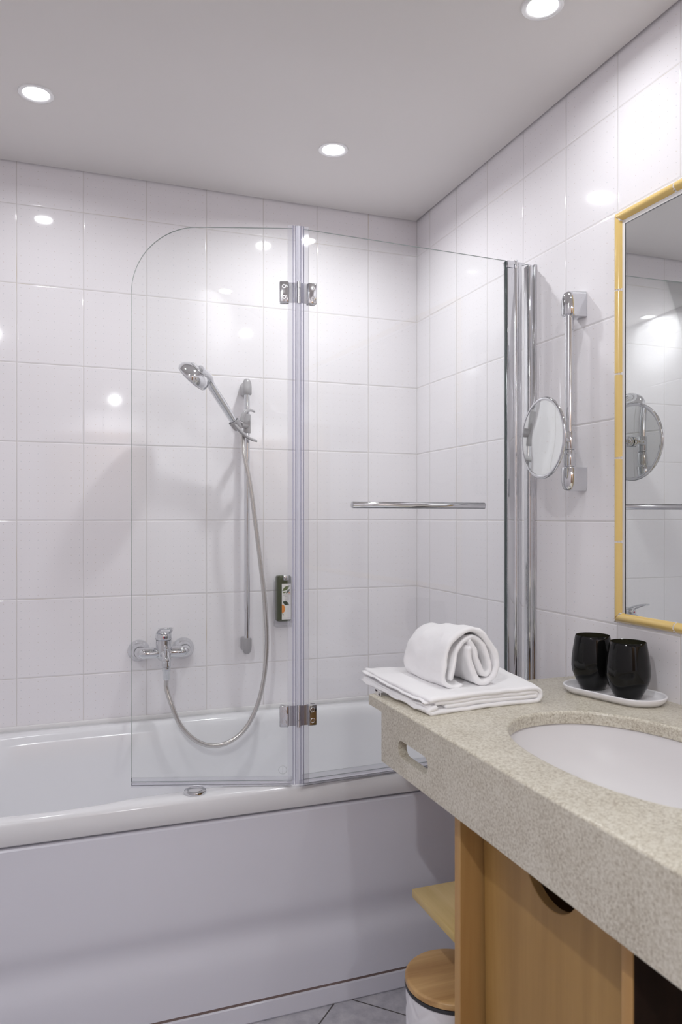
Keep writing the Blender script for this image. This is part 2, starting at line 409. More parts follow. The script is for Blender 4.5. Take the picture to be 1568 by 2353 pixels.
# ---------------------------------------------------------------- recessed spotlights
for i, (x, y, lab) in enumerate(SPOTS):
    s = empty('ceiling_spotlight', (x, y, ZC-.004), lab, 'ceiling light', 'recessed ceiling spotlights')
    # cut the ceiling for the recess
    cb = bmesh.new(); add_cyl(cb, (x, y, ZC-.01), (x, y, ZC+.035), .0345, seg=40); boolean(ceil_o, cb)
    lathe('trim_ring', [(.0335, .018), (.0325, .004), (.0335, -.0015), (.036, -.0035), (.040, -.0042), (.0445, -.003), (.046, 0.0), (.040, .001), (.0345, .001), (.0345, .018)],
          'ring', s, (x, y, ZC), cap=False, seg=48)
    bm = bmesh.new()
    add_lathe(bm, [(.0325, .012), (.030, .0105), (.0285, .007), (.0, .007)], 40, Matrix.Translation((x, y, ZC)), cap=False)
    # ring of little LED lenses
    for rr, nn in ((.0245, 14), (.0165, 9), (.0075, 4)):
        for k in range(nn):
            a = 2*PI*k/nn
            add_lathe(bm, [(.0036, 0.0), (.003, -.0014), (.0016, -.0022), (0, -.0024)], 8, Matrix.Translation((x+rr*math.cos(a), y+rr*math.sin(a), ZC+.007)), cap=False)
    finish(bm, 'led_lens', 'led', s)
    ld = bpy.data.lights.new('spot_lamp', 'AREA'); ld.shape = 'DISK'; ld.size = .055; ld.energy = SPOT_POWER[i]; ld.color = (.955, .972, .99); ld.spread = math.radians(SPOT_SPREAD[i])
    lo = bpy.data.objects.new('lamp_light', ld); C.objects.link(lo); lo.parent = s; lo.location = (0, 0, .0015)

# ---------------------------------------------------------------- bath
bath = empty('bathtub', (.40, 2.2, 0), 'white acrylic bathtub with a panelled apron along the tiled back wall', 'bathtub')
RZ = .600; BX0, BX1, BY0, BY1 = XL+.003, XW-.003, 1.814, YB-.003
NB = 160
def inner(t, inset, drop):
    """point of the bath's inner outline, t in 0..1"""
    a = 2*PI*t; ca, sa = math.cos(a), math.sin(a); n = 5.2
    cx, cy = (BX0+.075+BX1-.085)/2, (1.853+2.532)/2
    ax, ay = (BX1-.085-BX0-.075)/2-inset*1.5, (2.532-1.853)/2-inset
    x = cx+ax*math.copysign(abs(ca)**(2/n), ca); y = cy+ay*math.copysign(abs(sa)**(2/n), sa)
    if sa < 0: y += (.046*math.exp(-((x-.29)/.16)**2)*(1-drop))
    return x, y
def outer(x, y):
    cx, cy = (BX0+BX1)/2, (BY0+BY1)/2
    dx, dy = (x-cx), (y-cy); s = min((BX1-cx)/abs(dx) if abs(dx) > 1e-6 else 1e9, (BY1-cy)/abs(dy) if abs(dy) > 1e-6 else 1e9)
    return cx+dx*s, cy+dy*s
# outer loop points: parametrise the rectangle evenly and match with inner by angle
bm = bmesh.new(); loops = []
ts = []
for k in range(NB):
    ts.append(k/NB)
inn = [inner(t, 0, 0) for t in ts]
# map to the rectangle: by nearest projection, corners forced
out = []
for (x, y), t in zip(inn, ts):
    a = 2*PI*t; ca, sa = math.cos(a), math.sin(a); m_ = max(abs(ca), abs(sa))
    out.append(((BX0+BX1)/2+(BX1-BX0)/2*max(-1, min(1, ca/m_ if abs(ca) >= abs(sa) else (x-(BX0+BX1)/2)/((BX1-BX0)/2*.93))),
                (BY0+BY1)/2+(BY1-BY0)/2*max(-1, min(1, sa/m_ if abs(sa) >= abs(ca) else (y-(BY0+BY1)/2)/((BY1-BY0)/2*.88)))))
def loop(pts, z): loops.append([bm.verts.new((p[0], p[1], z)) for p in pts])
def shrink(d): return [(min(max(x, BX0+d), BX1-d), min(max(y, BY0+d), BY1-d)) for x, y in out]
loop(shrink(.014), RZ-.056); loop(shrink(.004), RZ-.056); loop(shrink(0), RZ-.052); loop(shrink(0), RZ-.010); loop(shrink(.003), RZ-.003); loop(shrink(.009), RZ+.0005)
loop([inner(t, -.012, 0) for t in ts], RZ); loop([inner(t, -.004, 0) for t in ts], RZ-.0025); loop([inner(t, .003, 0) for t in ts], RZ-.010)
for ins, z, dp in ((.010, .57, .15), (.022, .50, .5), (.036, .42, .85), (.05, .34, 1), (.066, .27, 1), (.088, .225, 1), (.125, .20, 1), (.18, .19, 1)):
    loop([inner(t, ins, dp) for t in ts], z)
for a, b in zip(loops, loops[1:]):
    for k in range(NB): bm.faces.new((a[k], a[(k+1) % NB], b[(k+1) % NB], b[k]))
bm.faces.new(loops[-1])
finish(bm, 'tub', 'acrylic', bath, 50)
# apron with its moulded bands: profile (y, z) run along x
def extrude_x(name, prof, x0, x1, m, parent):
    bm = bmesh.new()
    a = [bm.verts.new((x0, y, z)) for y, z in prof]; b = [bm.verts.new((x1, y, z)) for y, z in prof]; n = len(prof)
    for k in range(n): bm.faces.new((a[k], a[(k+1) % n], b[(k+1) % n], b[k]))
    bm.faces.new(a); bm.faces.new(b[::-1])
    return finish(bm, name, m, parent, 30)
pf = [(1.90, .5380), (1.832, .5380), (1.8275, .5365)]
for k in range(41):
    z = .53-k*(.53-.0625)/40
    y = 1.8235 + (.53-z)*.062 + .014*(1/(1+math.exp((z-.262)/.012))) - .016*(1/(1+math.exp((z-.195)/.014)))
    pf.append((y, z))
pf += [(1.854, .0605), (1.90, .0605)]
extrude_x('apron_panel', pf, BX0, BX1, 'apron', bath)
extrude_x('sealant_line', [(1.8565, .052), (1.8560, .0603), (1.88, .0603), (1.88, .052)], BX0, BX1, 'groove', bath)
extrude_x('plinth', [(1.860, .0), (1.855, .006), (1.852, .050), (1.855, .0525), (1.89, .0525), (1.89, .0)], BX0, BX1, 'apron', bath)
box('wall_sealant', BX0, BX1, YB-.010, YB-.0005, RZ-.004, RZ+.013, 'silicone', bath, .004)
# round chrome control set in the front rim
kn = empty('x', (0,0,0), '', ''); bpy.data.objects.remove(kn)
lathe('rim_knob', [(.0235, 0), (.0265, .001), (.0275, .004), (.0262, .0075), (.021, .009), (.0195, .0075), (.0185, .0095), (.010, .0105), (0, .0105)], 'chrome', bath, (.302, 1.851, RZ), seg=40)

# ---------------------------------------------------------------- folding shower screen
GZ0, GZ1 = .614, 1.994
scr = empty('bath_screen', (.552, 1.812, RZ), 'two panel folding glass bath screen with a chrome wall profile, standing on the tub rim', 'shower screen')
def py(x): return 1.812+(x-.552)*.042
A1 = math.atan(.042)
X1 = Matrix.Translation((.552, 1.812, 0)) @ Matrix.Rotation(A1, 4, 'Z')           # local x along panel 1
d2 = Vector((.159-.552, 1.942-1.812, 0)); L2 = d2.length
A2 = math.atan2(d2.y, d2.x)
X2 = Matrix.Translation((.552, 1.812, 0)) @ Matrix.Rotation(A2, 4, 'Z')           # local x along panel 2 (to the left)
def glass_panel(name, outline, X, t=.006):
    """outline in (local x, z); large faces clear, narrow faces edge glass"""
    bm = bmesh.new(); n = len(outline)
    a = [bm.verts.new(X @ Vector((x, -t/2, z))) for x, z in outline]; b = [bm.verts.new(X @ Vector((x, t/2, z))) for x, z in outline]
    bm.faces.new(a); bm.faces.new(b[::-1])
    for k in range(n):
        f = bm.faces.new((a[k], a[(k+1) % n], b[(k+1) % n], b[k])); f.material_index = 1
    return finish(bm, name, ['glass', 'glass_edge'], scr, 0)
g1 = glass_panel('glass_panel', [(.014, GZ0), (.618, GZ0), (.618, GZ1), (.014, GZ1)], X1)
R = .165
arc = [(L2-R+R*math.sin(a), GZ1-R+R*math.cos(a)) for a in [PI/2*k/20 for k in range(21)]]
g2 = glass_panel('glass_panel', [(.014, GZ0)]+[(.014, GZ1)]+arc+[(L2, GZ0)], X2)
bm = bmesh.new()
XS = X2 @ Matrix.Translation((.0384, .0036, .641)) @ Matrix.Rotation(PI/2, 4, 'X')
add_lathe(bm, [(.0092, 0), (.0108, 0), (.0108, .0003), (.0092, .0003), (.0092, 0)], 32, XS, cap=False); add_box(bm, -.0005, .0005, -.0098, .0098, 0, .0003, X=XS)
finish(bm, 'glass_stamp', 'stamp', g2)
# clear strip profile round the fold: two side strips and a soft centre with ribs
def vstrip(bm, X, x0, x1, y0, y1, mi=0, z0=GZ0-.008, z1=GZ1+.004): add_box(bm, x0, x1, y0, y1, z0, z1, 0, mi=mi, X=X)
bm = bmesh.new()
vstrip(bm, X1, .006, .026, -.0075, -.0045); vstrip(bm, X2, .006, .026, .0045, .0075)
add_cyl(bm, (.552, 1.812, GZ0-.008), (.552, 1.812, GZ1+.004), .0068, seg=16, mi=2)
for X, xa, sg in ((X1, .006, -1), (X1, .0115, -1), (X2, .006, 1), (X2, .0125, 1)):
    p = X @ Vector((xa, sg*.0085, 0)); add_cyl(bm, (p.x, p.y, GZ0-.008), (p.x, p.y, GZ1+.004), .0012, seg=6, mi=1)
for dx in (-.0030, .0035):
    add_cyl(bm, (.552+dx, 1.8045, GZ0-.008), (.552+dx, 1.8045, GZ1+.004), .0007, seg=6, mi=1)
finish(bm, 'fold_seal', ['seal', 'seal_line', 'seal_core'], scr)
# hinges
for zc in (1.832, .776):
    bm = bmesh.new()
    add_cyl(bm, (.552, 1.806, zc-.027), (.552, 1.806, zc-.011), .005, seg=14); add_cyl(bm, (.552, 1.806, zc+.011), (.552, 1.806, zc+.027), .005, seg=14)
    add_cyl(bm, (.552, 1.806, zc-.010), (.552, 1.806, zc+.010), .0046, seg=14)
    add_box(bm, .004, .03, -.0045, -.0025, zc-.025, zc+.025, X=X1); add_box(bm, .004, .03, .0025, .0045, zc-.025, zc+.025, X=X2)
    hg = finish(bm, 'hinge', 'brushed', scr)
    for X, sg in ((X1, -1), (X2, 1)):
        bm = bmesh.new()
        y0, y1 = sorted((sg*.003, sg*.0125))
        add_box(bm, .023, .046, y0, y1, zc-.0265, zc+.0265, .003, 3, X=X)
        y0, y1 = sorted((-sg*.003, -sg*.008))
        add_box(bm, .023, .046, y0, y1, zc-.0265, zc+.0265, .002, 2, X=X)
        pl = finish(bm, 'clamp_plate', 'chrome', hg)
        for dz in (-.0135, .0135):
            bm = bmesh.new()
            p = X @ Vector((.0345, sg*.0125, zc+dz)); q = X @ Vector((.0345, sg*.1, zc+dz))
            add_lathe(bm, [(.0064, -.001), (.0062, .0006), (.0056, .0010), (.0050, .0004), (.0026, .0004), (.0022, -.0008), (0, -.0008)], 20, axisM(p, q-p), cap=False)
            finish(bm, 'screw', 'brushed', hg)
# bottom seals
bm = bmesh.new()
add_box(bm, .012, .69, -.006, .006, RZ+.002, GZ0+.012, .002, X=X1); add_box(bm, .0, .69, -.010, -.006, RZ+.001, GZ0+.002, .001, X=X1)
finish(bm, 'bottom_seal', 'seal', scr)
bm = bmesh.new()
add_box(bm, .016, L2, -.005, .005, RZ+.004, GZ0+.010, .002, X=X2); add_box(bm, .016, L2, .005, .008, RZ+.003, GZ0+.000, .001, X=X2)
finish(bm, 'bottom_seal', 'seal', scr)
# hinge-side profile, fixed glass strip and wall profile
bm = bmesh.new()
add_box(bm, .619, .641, -.010, .010, RZ+.001, GZ1-.022, .0015, X=X1)
p = X1 @ Vector((.650, -.002, 0)); add_cyl(bm, (p.x, p.y, RZ+.001), (p.x, p.y, GZ1-.022), .0105, seg=24)
add_box(bm, .655, .668, -.009, .009, RZ+.001, GZ1-.004, .0015, X=X1)
finish(bm, 'pivot_profile', 'chrome', scr)
box('edge_gasket', .6175, .6195, -.0045, .0035, RZ+.002, GZ1-.002, 'glass_edge_dark', scr, X=X1)
bm = bmesh.new()
add_box(bm, .618, .640, -.011, .011, GZ1-.021, GZ1-.001, .002, X=X1); add_box(bm, .640, .678, -.008, .010, GZ1-.009, GZ1, .002, X=X1)
p = X1 @ Vector((.650, -.004, 0)); add_cyl(bm, (p.x, p.y, GZ1-.021), (p.x, p.y, GZ1+.004), .006, seg=16, bev=.001)
finish(bm, 'top_pivot', 'chrome', scr)
g3 = glass_panel('fixed_glass_strip', [(.668, RZ+.004), (.70, RZ+.004), (.70, GZ1-.002), (.668, GZ1-.002)], X1, .005)
bm = bmesh.new()
add_box(bm, XW-.022, XW-.001, py(XW)-.014, py(XW)+.014, RZ+.001, GZ1-.004, .006, 4)
add_box(bm, XW-.006, XW-.001, py(XW)-.020, py(XW)-.012, RZ+.001, GZ1-.004, .001)
finish(bm, 'wall_profile', 'chrome', scr)
# towel rail on the glass
bar = empty('towel_bar_tmp', (0,0,0), '', ''); bpy.data.objects.remove(bar)
ra, rb = Vector((.683, 1.778, 1.303)), Vector((1.075, 1.794, 1.303))
rail = cyl('towel_rail', ra, rb, .0088, 'chrome', scr, seg=28, bev=.0012)
for f in (.12, .86):
    p = ra.lerp(rb, f); cyl('standoff', (p.x, p.y+.004, p.z), (p.x-.001, py(p.x)-.003, p.z), .0055, 'chrome', rail, seg=16)

# ---------------------------------------------------------------- bath mixer on the wall
mx = empty('bath_mixer', (.309, YB, .828), 'chrome single lever wall mixer feeding the shower hose above the bath', 'tap')
MX, MY, MZ = .309, 2.530, .829
for sx, ex in ((-1, .236), (1, .382)):
    lathe('escutcheon', [(.0355, .001), (.0362, .004), (.034, .010), (.027, .020), (.021, .027), (.0195, .036), (.019, .046)], 'chrome', mx, (ex, YB, MZ), (0, -1, 0), seg=48, cap=False)
bm = bmesh.new()
for sx, ex in ((-1, .236), (1, .382)):
    add_tube(bm, catmull([(ex, YB-.030, MZ), (ex, YB-.048, MZ), (ex-sx*.006, MY-.002, MZ), (ex-sx*.018, MY-.006, MZ), (ex-sx*.045, MY-.006, MZ), (MX+sx*.008, MY-.004, MZ)], 6),
             lambda t: .0175+.0015*math.sin(t*PI), 20)
# central valve body, waisted, then the outlet leaning forward
add_lathe(bm, [(.0, -.026), (.014, -.025), (.0235, -.015), (.0262, .0), (.0245, .016), (.0245, .030), (.0248, .041), (.022, .0425)], 32, Matrix.Translation((MX, MY-.004, MZ)))
add_tube(bm, catmull([(MX, MY-.004, MZ+.006), (MX+.003, MY-.024, MZ-.006), (MX+.005, MY-.034, MZ-.020), (MX+.005, MY-.035, MZ-.040)], 6), [.017]*3+[.0165]*6+[.0155]*5+[.0145]*5, 20)
finish(bm, 'valve_body', 'chrome', mx)
bm = bmesh.new()      # diverter pull knob
add_lathe(bm, [(.0055, -.004), (.0055, .018), (.0078, .020), (.0088, .027), (.0080, .031), (.0, .0315)], 20, Matrix.Translation((MX+.004, MY-.038, MZ-.006)), cap=False)
finish(bm, 'diverter_knob', 'chrome', mx)
bm = bmesh.new()      # lever: domed cap with an open loop handle reaching forward
add_lathe(bm, [(.0258, 0), (.0268, .004), (.0264, .014), (.0245, .022), (.018, .027), (.008, .029), (0, .0295)], 32, Matrix.Translation((MX, MY-.004, MZ+.043)), cap=False)
lp = catmull([(MX-.0205, MY+.002, MZ+.060), (MX-.0205, MY-.030, MZ+.072), (MX-.0180, MY-.070, MZ+.086), (MX-.010, MY-.100, MZ+.092), (MX, MY-.108, MZ+.0925), (MX+.010, MY-.100, MZ+.092), (MX+.0180, MY-.070, MZ+.086), (MX+.0205, MY-.030, MZ+.072), (MX+.0205, MY+.002, MZ+.060)], 6)
add_tube(bm, lp, .0048, 12, flat=.75)
lv = finish(bm, 'lever', 'chrome', mx)
bm = bmesh.new()
add_lathe(bm, [(.0036, 0), (.0036, .0012), (0, .0015)], 16, axisM((MX-.0008, MY-.0302, MZ+.053), (0, -1, .05)), cap=False)
dt = finish(bm, 'temperature_dot', ['red', 'blue'], lv)
for p in dt.data.polygons: p.material_index = 1 if p.center.x > 0 else 0
HX, HY = MX+.005, MY-.035
lathe('hose_nut', [(.0135, -.042), (.014, -.046), (.014, -.054), (.0125, -.056), (.0120, -.080), (.0102, -.084), (.008, -.084)], 'chrome', mx, (HX, HY, MZ), seg=24)

# ---------------------------------------------------------------- shower rail, holder, hand shower, hose
sr = empty('shower_rail', (.592, YB, .80), 'slim chrome riser rail with grey plastic end brackets on the tiled wall', 'shower rail')
cyl('rail_tube', (.592, 2.545, .835), (.592, 2.545, 1.712), .0095, 'chrome', sr, seg=24)
def endcap(z0, sgn):
    bm = bmesh.new()
    pr = [(.0145, 0), (.0162, .004), (.0162, .028), (.0150, .040), (.0118, .049), (.007, .0545), (0, .056)]
    add_lathe(bm, pr, 24, Matrix.Translation((.592, 2.545, z0)) @ (Matrix.Identity(4) if sgn > 0 else Matrix.Rotation(PI, 4, 'X')), mi=0)
    a, b = sorted((z0, z0+sgn*.045))
    add_box(bm, .592-.013, .592+.013, 2.548, YB-.001, a, b, .006, 3)
    finish(bm, 'end_bracket', 'grey_plastic', sr)
endcap(1.692, 1); endcap(.858, -1)
HB = Vector((.548, 2.492, 1.572)); HT = Vector((.452, 2.452, 1.700))       # lower and upper end of the grip
bm = bmesh.new()
add_cyl(bm, (.592, 2.545, 1.560), (.592, 2.545, 1.625), .0125, seg=20, bev=.002)
ax = (HT-HB).normalized()
add_lathe(bm, [(.0125, -.012), (.0150, -.008), (.0185, .020), (.0170, .021), (.0140, -.004)], 24, axisM(HB+ax*.006, ax), cap=False)
add_tube(bm, catmull([(.592, 2.542, 1.585), (.578, 2.525, 1.583), (.560, 2.503, 1.583)], 5), .0085, 12)
add_tube(bm, catmull([tuple(HB+Vector((.012, -.008, .020))), (.570, 2.485, 1.622), (.590, 2.500, 1.634), (.612, 2.520, 1.633)], 6), lambda t: .0085-.0035*t, 12, flat=.6)
add_tube(bm, catmull([tuple(HB+Vector((-.014, -.010, .012))), (.548, 2.478, 1.565), (.572, 2.486, 1.546), (.598, 2.505, 1.536), (.618, 2.520, 1.533)], 6), lambda t: .0120-.0055*t, 12, flat=.6)
sl = finish(bm, 'slider_holder', 'grey_plastic', sr)
hs = empty('hand_shower', tuple(HB), 'chrome hand shower with a round head resting in the rail holder', 'shower head')
n_h = Vector((-.54, .34, -.63)).normalized()
HC = Vector((.398, 2.425, 1.731))
bm = bmesh.new()
gp = catmull([tuple(HB-ax*.012), tuple(HB+ax*.02), tuple(HB.lerp(HT, .5)), tuple(HT), tuple(HT+Vector((-.016, -.008, .020))-n_h*.004), tuple(HC-n_h*.012)], 8)
ng = len(gp)
add_tube(bm, gp, [.0120+.0035*math.sin(min(1, i/(ng*.62))*PI*.55)+(.008*max(0, (i/ng-.62)/.38)) for i in range(ng)], 20, flat=.85)
finish(bm, 'grip', 'chrome', hs)
lathe('head_shell', [(0, -.021), (.020, -.020), (.038, -.014), (.050, -.003), (.0550, .006), (.0562, .018), (.054, .021)], 'chrome', hs, HC, n_h, seg=48, cap=False)
lathe('spray_face', [(.054, .0205), (.052, .024), (.044, .0265), (.030, .0255), (.028, .022), (.012, .022), (0, .023)], 'satin_grey', hs, HC, n_h, seg=48, cap=False)
lathe('back_inset', [(.033, -.0165), (.0315, -.0192), (.027, -.0182), (.012, -.0215), (0, -.0222)], 'satin_grey', hs, HC, n_h, seg=40, cap=False)
bm = bmesh.new()
XH = axisM(HC, n_h)
for rr, nn in ((.0375, 22), (.031, 16), (.018, 10)):
    for k in range(nn):
        a = 2*PI*k/nn; p = XH @ Vector((rr*math.cos(a), rr*math.sin(a), .0245 if rr > .028 else .021))
        add_cyl(bm, p, p+n_h*.003, .0010, seg=6)
finish(bm, 'nozzles', 'grey_plastic', hs)
hz = [(HX, HY, MZ-.078), (HX+.001, HY, .715), (.331, 2.482, .660), (.356, 2.472, .600), (.398, 2.462, .553), (.447, 2.458, .529), (.505, 2.458, .531), (.563, 2.460, .568), (.605, 2.463, .637), (.631, 2.466, .730), (.642, 2.468, .846),
      (.637, 2.468, .963), (.625, 2.468, 1.08), (.607, 2.470, 1.226), (.588, 2.474, 1.372), (.567, 2.481, 1.487), tuple(HB-ax*.03), tuple(HB-ax*.006)]
hp = catmull(hz, 22)
bm = bmesh.new()
add_tube(bm, hp, [.0074+(.00035 if i % 2 else -.00035) for i in range(len(hp))], 12)
o = finish(bm, 'shower_hose', 'hose', None, 180); tag(o, 'flexible silver metal shower hose hanging in a long loop from mixer to hand shower', 'shower hose')

# ---------------------------------------------------------------- soap dispenser
sd = empty('soap_dispenser', (.726, YB, .885), 'dark olive green soap dispenser bottle in a clear wall holder beside the screen fold', 'soap dispenser')
bm = bmesh.new()
def rrect(w, d, r, n=6):
    pts = []
    for cx, cy, a0 in ((w/2-r, d/2-r, 0), (-w/2+r, d/2-r, PI/2), (-w/2+r, -d/2+r, PI), (w/2-r, -d/2+r, 1.5*PI)):
        for k in range(n+1): a = a0+PI/2*k/n; pts.append((cx+r*math.cos(a), cy+r*math.sin(a)))
    return pts
SX, SY = .726, 2.562
def loft(bm, secs, cap=True, mi=0):
    rs = [[bm.verts.new(p) for p in s] for s in secs]; n = len(rs[0])
    for a, b in zip(rs, rs[1:]):
        for k in range(n): bm.faces.new((a[k], a[(k+1) % n], b[(k+1) % n], b[k])).material_index = mi
    if cap: bm.faces.new(rs[0][::-1]).material_index = mi; bm.faces.new(rs[-1]).material_index = mi
secs = []
for z, s in ((.908, .86), (.911, .97), (.916, 1), (1.052, 1), (1.060, .99), (1.066, .93), (1.068, .82)):
    secs.append([(SX+x*s, SY+y*s, z) for x, y in rrect(.052, .040, .012)])
loft(bm, secs); finish(bm, 'bottle', 'green', sd)
bm = bmesh.new(); add_box(bm, SX-.006, SX+.014, SY-.0225, SY-.008, 1.052, 1.0705, .003); finish(bm, 'pump_button', 'chrome', sd)
bm = bmesh.new()
loft(bm, [[(SX+x, SY+.004+y, z) for x, y in rrect(.058, .048, .012)] for z in (.888, .912)])
add_box(bm, SX-.027, SX+.031, YB-.005, YB-.001, .886, 1.045, .0015)
add_box(bm, SX+.0265, SX+.031, SY-.012, YB-.005, .90, 1.064, .0015)
finish(bm, 'clear_holder', 'clear', sd)
FY = SY-.0206
lb = box('label_sheet', SX-.011, SX+.0215, FY, FY+.0015, .9155, 1.040, 'label', sd)
def flat(name, poly, m, dy, par):
    bm = bmesh.new(); add_prism(bm, poly, Matrix.Translation((0, FY-dy, 0)) @ Matrix.Rotation(PI/2, 4, 'X'), .0003); return finish(bm, name, m, par, 0)
def lens(x0, z0, x1, z1, wd, n=10):
    a = Vector((x0, z0)); b = Vector((x1, z1)); d = (b-a); nn = Vector((-d.y, d.x)).normalized()
    up = [a+d*(k/n)+nn*wd*math.sin(PI*k/n) for k in range(n+1)]; dn = [a+d*(k/n)-nn*wd*math.sin(PI*k/n) for k in range(n-1, 0, -1)]
    return [(p.x, p.y) for p in up+dn]
def clampx(poly): return [(min(max(x, SX-.011), SX+.0215), z) for x, z in poly]
flat('printed_leaf', clampx(lens(SX-.010, 1.015, SX+.018, 1.034, .006)), 'leaf', .0002, lb)
flat('printed_leaf', clampx(lens(SX+.004, 1.006, SX+.019, 1.022, .0035)), 'leaf_dark', .0003, lb)
flat('printed_leaf', clampx(lens(SX-.008, .978, SX+.016, .966, .0065)), 'leaf_dark', .0002, lb)
flat('printed_leaf', clampx(lens(SX-.009, 1.008, SX+.006, 1.012, .0022)), 'leaf', .0002, lb)
flat('printed_leaf', clampx(lens(SX-.0095, .938, SX-.004, .930, .0015)), 'leaf', .0002, lb)
flat('printed_fruit', clampx([(SX-.011+.0115*math.sin(PI*k/16), .953-.0150*math.cos(PI*k/16)) for k in range(17)]), 'orange', .0004, lb)
flat('printed_fruit', [(SX+.012, 1.0065), (SX+.019, 1.0065), (SX+.018, 1.011), (SX+.015, 1.012)], 'orange', .0004, lb)
for z, a, b in ((1.0005, -.007, .019), (.9955, -.001, .014), (.991, -.001, .015), (.9865, -.001, .015), (.982, -.001, .010), (.9195, -.009, .0195)):
    box('printed_line', SX+a, SX+b, FY-.0005, FY-.0001, z, z+.0016, 'ink', lb)

# ---------------------------------------------------------------- wall mirror with yellow tile frame
wm = empty('wall_mirror', (XW, .55, 1.017), 'large wall mirror above the washbasin framed in yellow glazed border tiles', 'mirror')
MY1, MZ0, MZ1, MYE = 1.453, 1.040, 1.969, -.35
box('mirror_glass', XW-.006, XW-.0008, MYE, MY1, MZ0, MZ1, 'mirror', wm)
bm = bmesh.new()
add_box(bm, XW-.0065, XW-.0005, MY1, MY1+.0022, MZ0-.001, MZ1+.002); add_box(bm, XW-.0065, XW-.0005, MYE, MY1, MZ1, MZ1+.002)
finish(bm, 'black_edge', 'black', wm)
bm = bmesh.new()
add_box(bm, XW-.005, XW-.0003, MY1+.0022, MY1+.0365, 1.018, 2.006, .0015); add_box(bm, XW-.005, XW-.0003, MYE, MY1+.0022, MZ1+.002, 2.006, .0015); add_box(bm, XW-.005, XW-.0003, MYE, MY1+.0022, 1.018, MZ0-.001, .0015)
finish(bm, 'white_grout_bed', 'grout', wm)
def joint(c, ax, off):
    bm = bmesh.new()
    for k in range(6):
        o_ = -.0105+k*.0042; h = .0118*math.sin(PI*(k+.5)/6)**.75
        if ax == 'z': add_box(bm, XW-.003-h, XW-.002, MY1+.0245+o_-.0021, MY1+.0245+o_+.0021, c-.0032, c+.0032)
        else: add_box(bm, XW-.003-h, XW-.002, c-.0032, c+.0032, off+o_-.0021, off+o_+.0021)
    finish(bm, 'grout_joint', 'grout', wm)
for z_ in (1.2125, 1.4135, 1.6155, 1.8165): joint(z_, 'z', 0)
for z_ in (1.9935, 1.0305):
    for y_ in (1.295, 1.095, .895, .695, .495, .295): joint(y_, 'y', z_)
for z_, a_ in ((1.9935, 1), (1.0305, -1)):
    box('grout_joint', XW-.0125, XW-.002, -.016, .016, -.0016, .0016, 'grout', wm, X=Matrix.Translation((0, MY1+.0245, z_)) @ Matrix.Rotation(a_*PI/4, 4, 'X'))
def prof_trim(n=9, wd=.0255, dp=.013):
    return [(-wd/2+wd*k/n, dp*math.sin(PI*k/n)**.75) for k in range(n+1)]
def trim(c0, c1, axis, mit0=0, mit1=0, sgn=1):
    """c0,c1: ends along the run; mitred ends follow the profile offset"""
    bm = bmesh.new(); A, B = [], []
    for o_, h in prof_trim():
        x = XW-.003-h
        if axis == 'z':
            a = (x, MY1+.0245+o_, c0+mit0*o_); b = (x, MY1+.0245+o_, c1+mit1*o_)
        else:
            zc = sgn; a = (x, c0+mit0*o_, zc+o_); b = (x, c1+mit1*o_, zc+o_)
        A.append(bm.verts.new(a)); B.append(bm.verts.new(b))
    n = len(A)
    for k in range(n-1): bm.faces.new((A[k], A[k+1], B[k+1], B[k]))
    bm.faces.new((A[-1], A[0], B[0], B[-1])); bm.faces.new(A[::-1]); bm.faces.new(B)
    finish(bm, 'frame_tile', 'yellow', wm, 50)
zs = [1.0305, 1.2125, 1.4135, 1.6155, 1.8165, 1.9935]
g = .0022
for k in range(5):
    a, b = zs[k], zs[k+1]
    trim(a+(g if k else 0.0018), b-(g if k < 4 else 0.0018), 'z', -1 if k == 0 else 0, 1 if k == 4 else 0)
for zc, m_ in ((1.9935, 1), (1.0305, -1)):
    ys = [1.4775, 1.295, 1.095, .895, .695, .495, .295, .095, -.105, -.33]
    for k in range(len(ys)-1):
        trim(ys[k]-(g if k else .0018), ys[k+1]+g, 'y', m_ if k == 0 else 0, 0, zc)

# ---------------------------------------------------------------- cosmetic mirror
cm = empty('cosmetic_mirror', (XW, 1.622, 1.34), 'round chrome magnifying mirror on a vertical wall rail beside the yellow framed mirror', 'mirror')
TX, TY = 1.222, 1.622
def bracket(z0, z1, up):
    """box from the wall with a half-round front and a domed outer end"""
    bm = bmesh.new(); secs = []
    H = z1-z0
    for t, s in ((0, .96), (.03, 1), (.45, 1), (.62, .97), (.78, .90), (.90, .76), (.97, .58), (1.0, .38)):
        r = .0205*s; pts = []
        front = TX+.001
        for k in range(17):
            a = PI/2+PI*k/16; pts.append((front+r*1.0*math.cos(a), TY+r*math.sin(a)))
        xb = XW-.001
        sb = 1 if t < .8 else (.97 if t < .95 else .9)
        pts = pts+[(xb, TY-.0205*sb), (xb, TY+.0205*sb)]
        z = z0+H*t if up else z1-H*t
        secs.append([(x, y, z) for x, y in pts])
    loft(bm, secs); return finish(bm, 'wall_bracket', 'chrome', cm, 50)
bracket(1.791, 1.851, True); bracket(1.339, 1.399, False)
box('base_plate', XW-.045, XW-.0005, TY-.0215, TY+.0215, 1.786, 1.7915, 'chrome', cm, .002)
cyl('rail', (TX, TY, 1.39), (TX, TY, 1.80), .0108, 'chrome', cm, seg=28)
bm = bmesh.new(); add_cyl(bm, (TX, TY, 1.4445), (TX, TY, 1.492), .0158, seg=28, bev=.003); add_cyl(bm, (TX, TY, 1.401), (TX, TY, 1.4435), .0158, seg=28, bev=.002)
for k in range(14):
    a = 2*PI*k/14; add_cyl(bm, (TX+.0155*math.cos(a), TY+.0155*math.sin(a), 1.404), (TX+.0155*math.cos(a), TY+.0155*math.sin(a), 1.436), .0012, seg=6)
sld = finish(bm, 'slider', 'chrome', cm)
DC = Vector((1.118, 1.588, 1.468)); dn = Vector((-.997, .075, .0)).normalized()
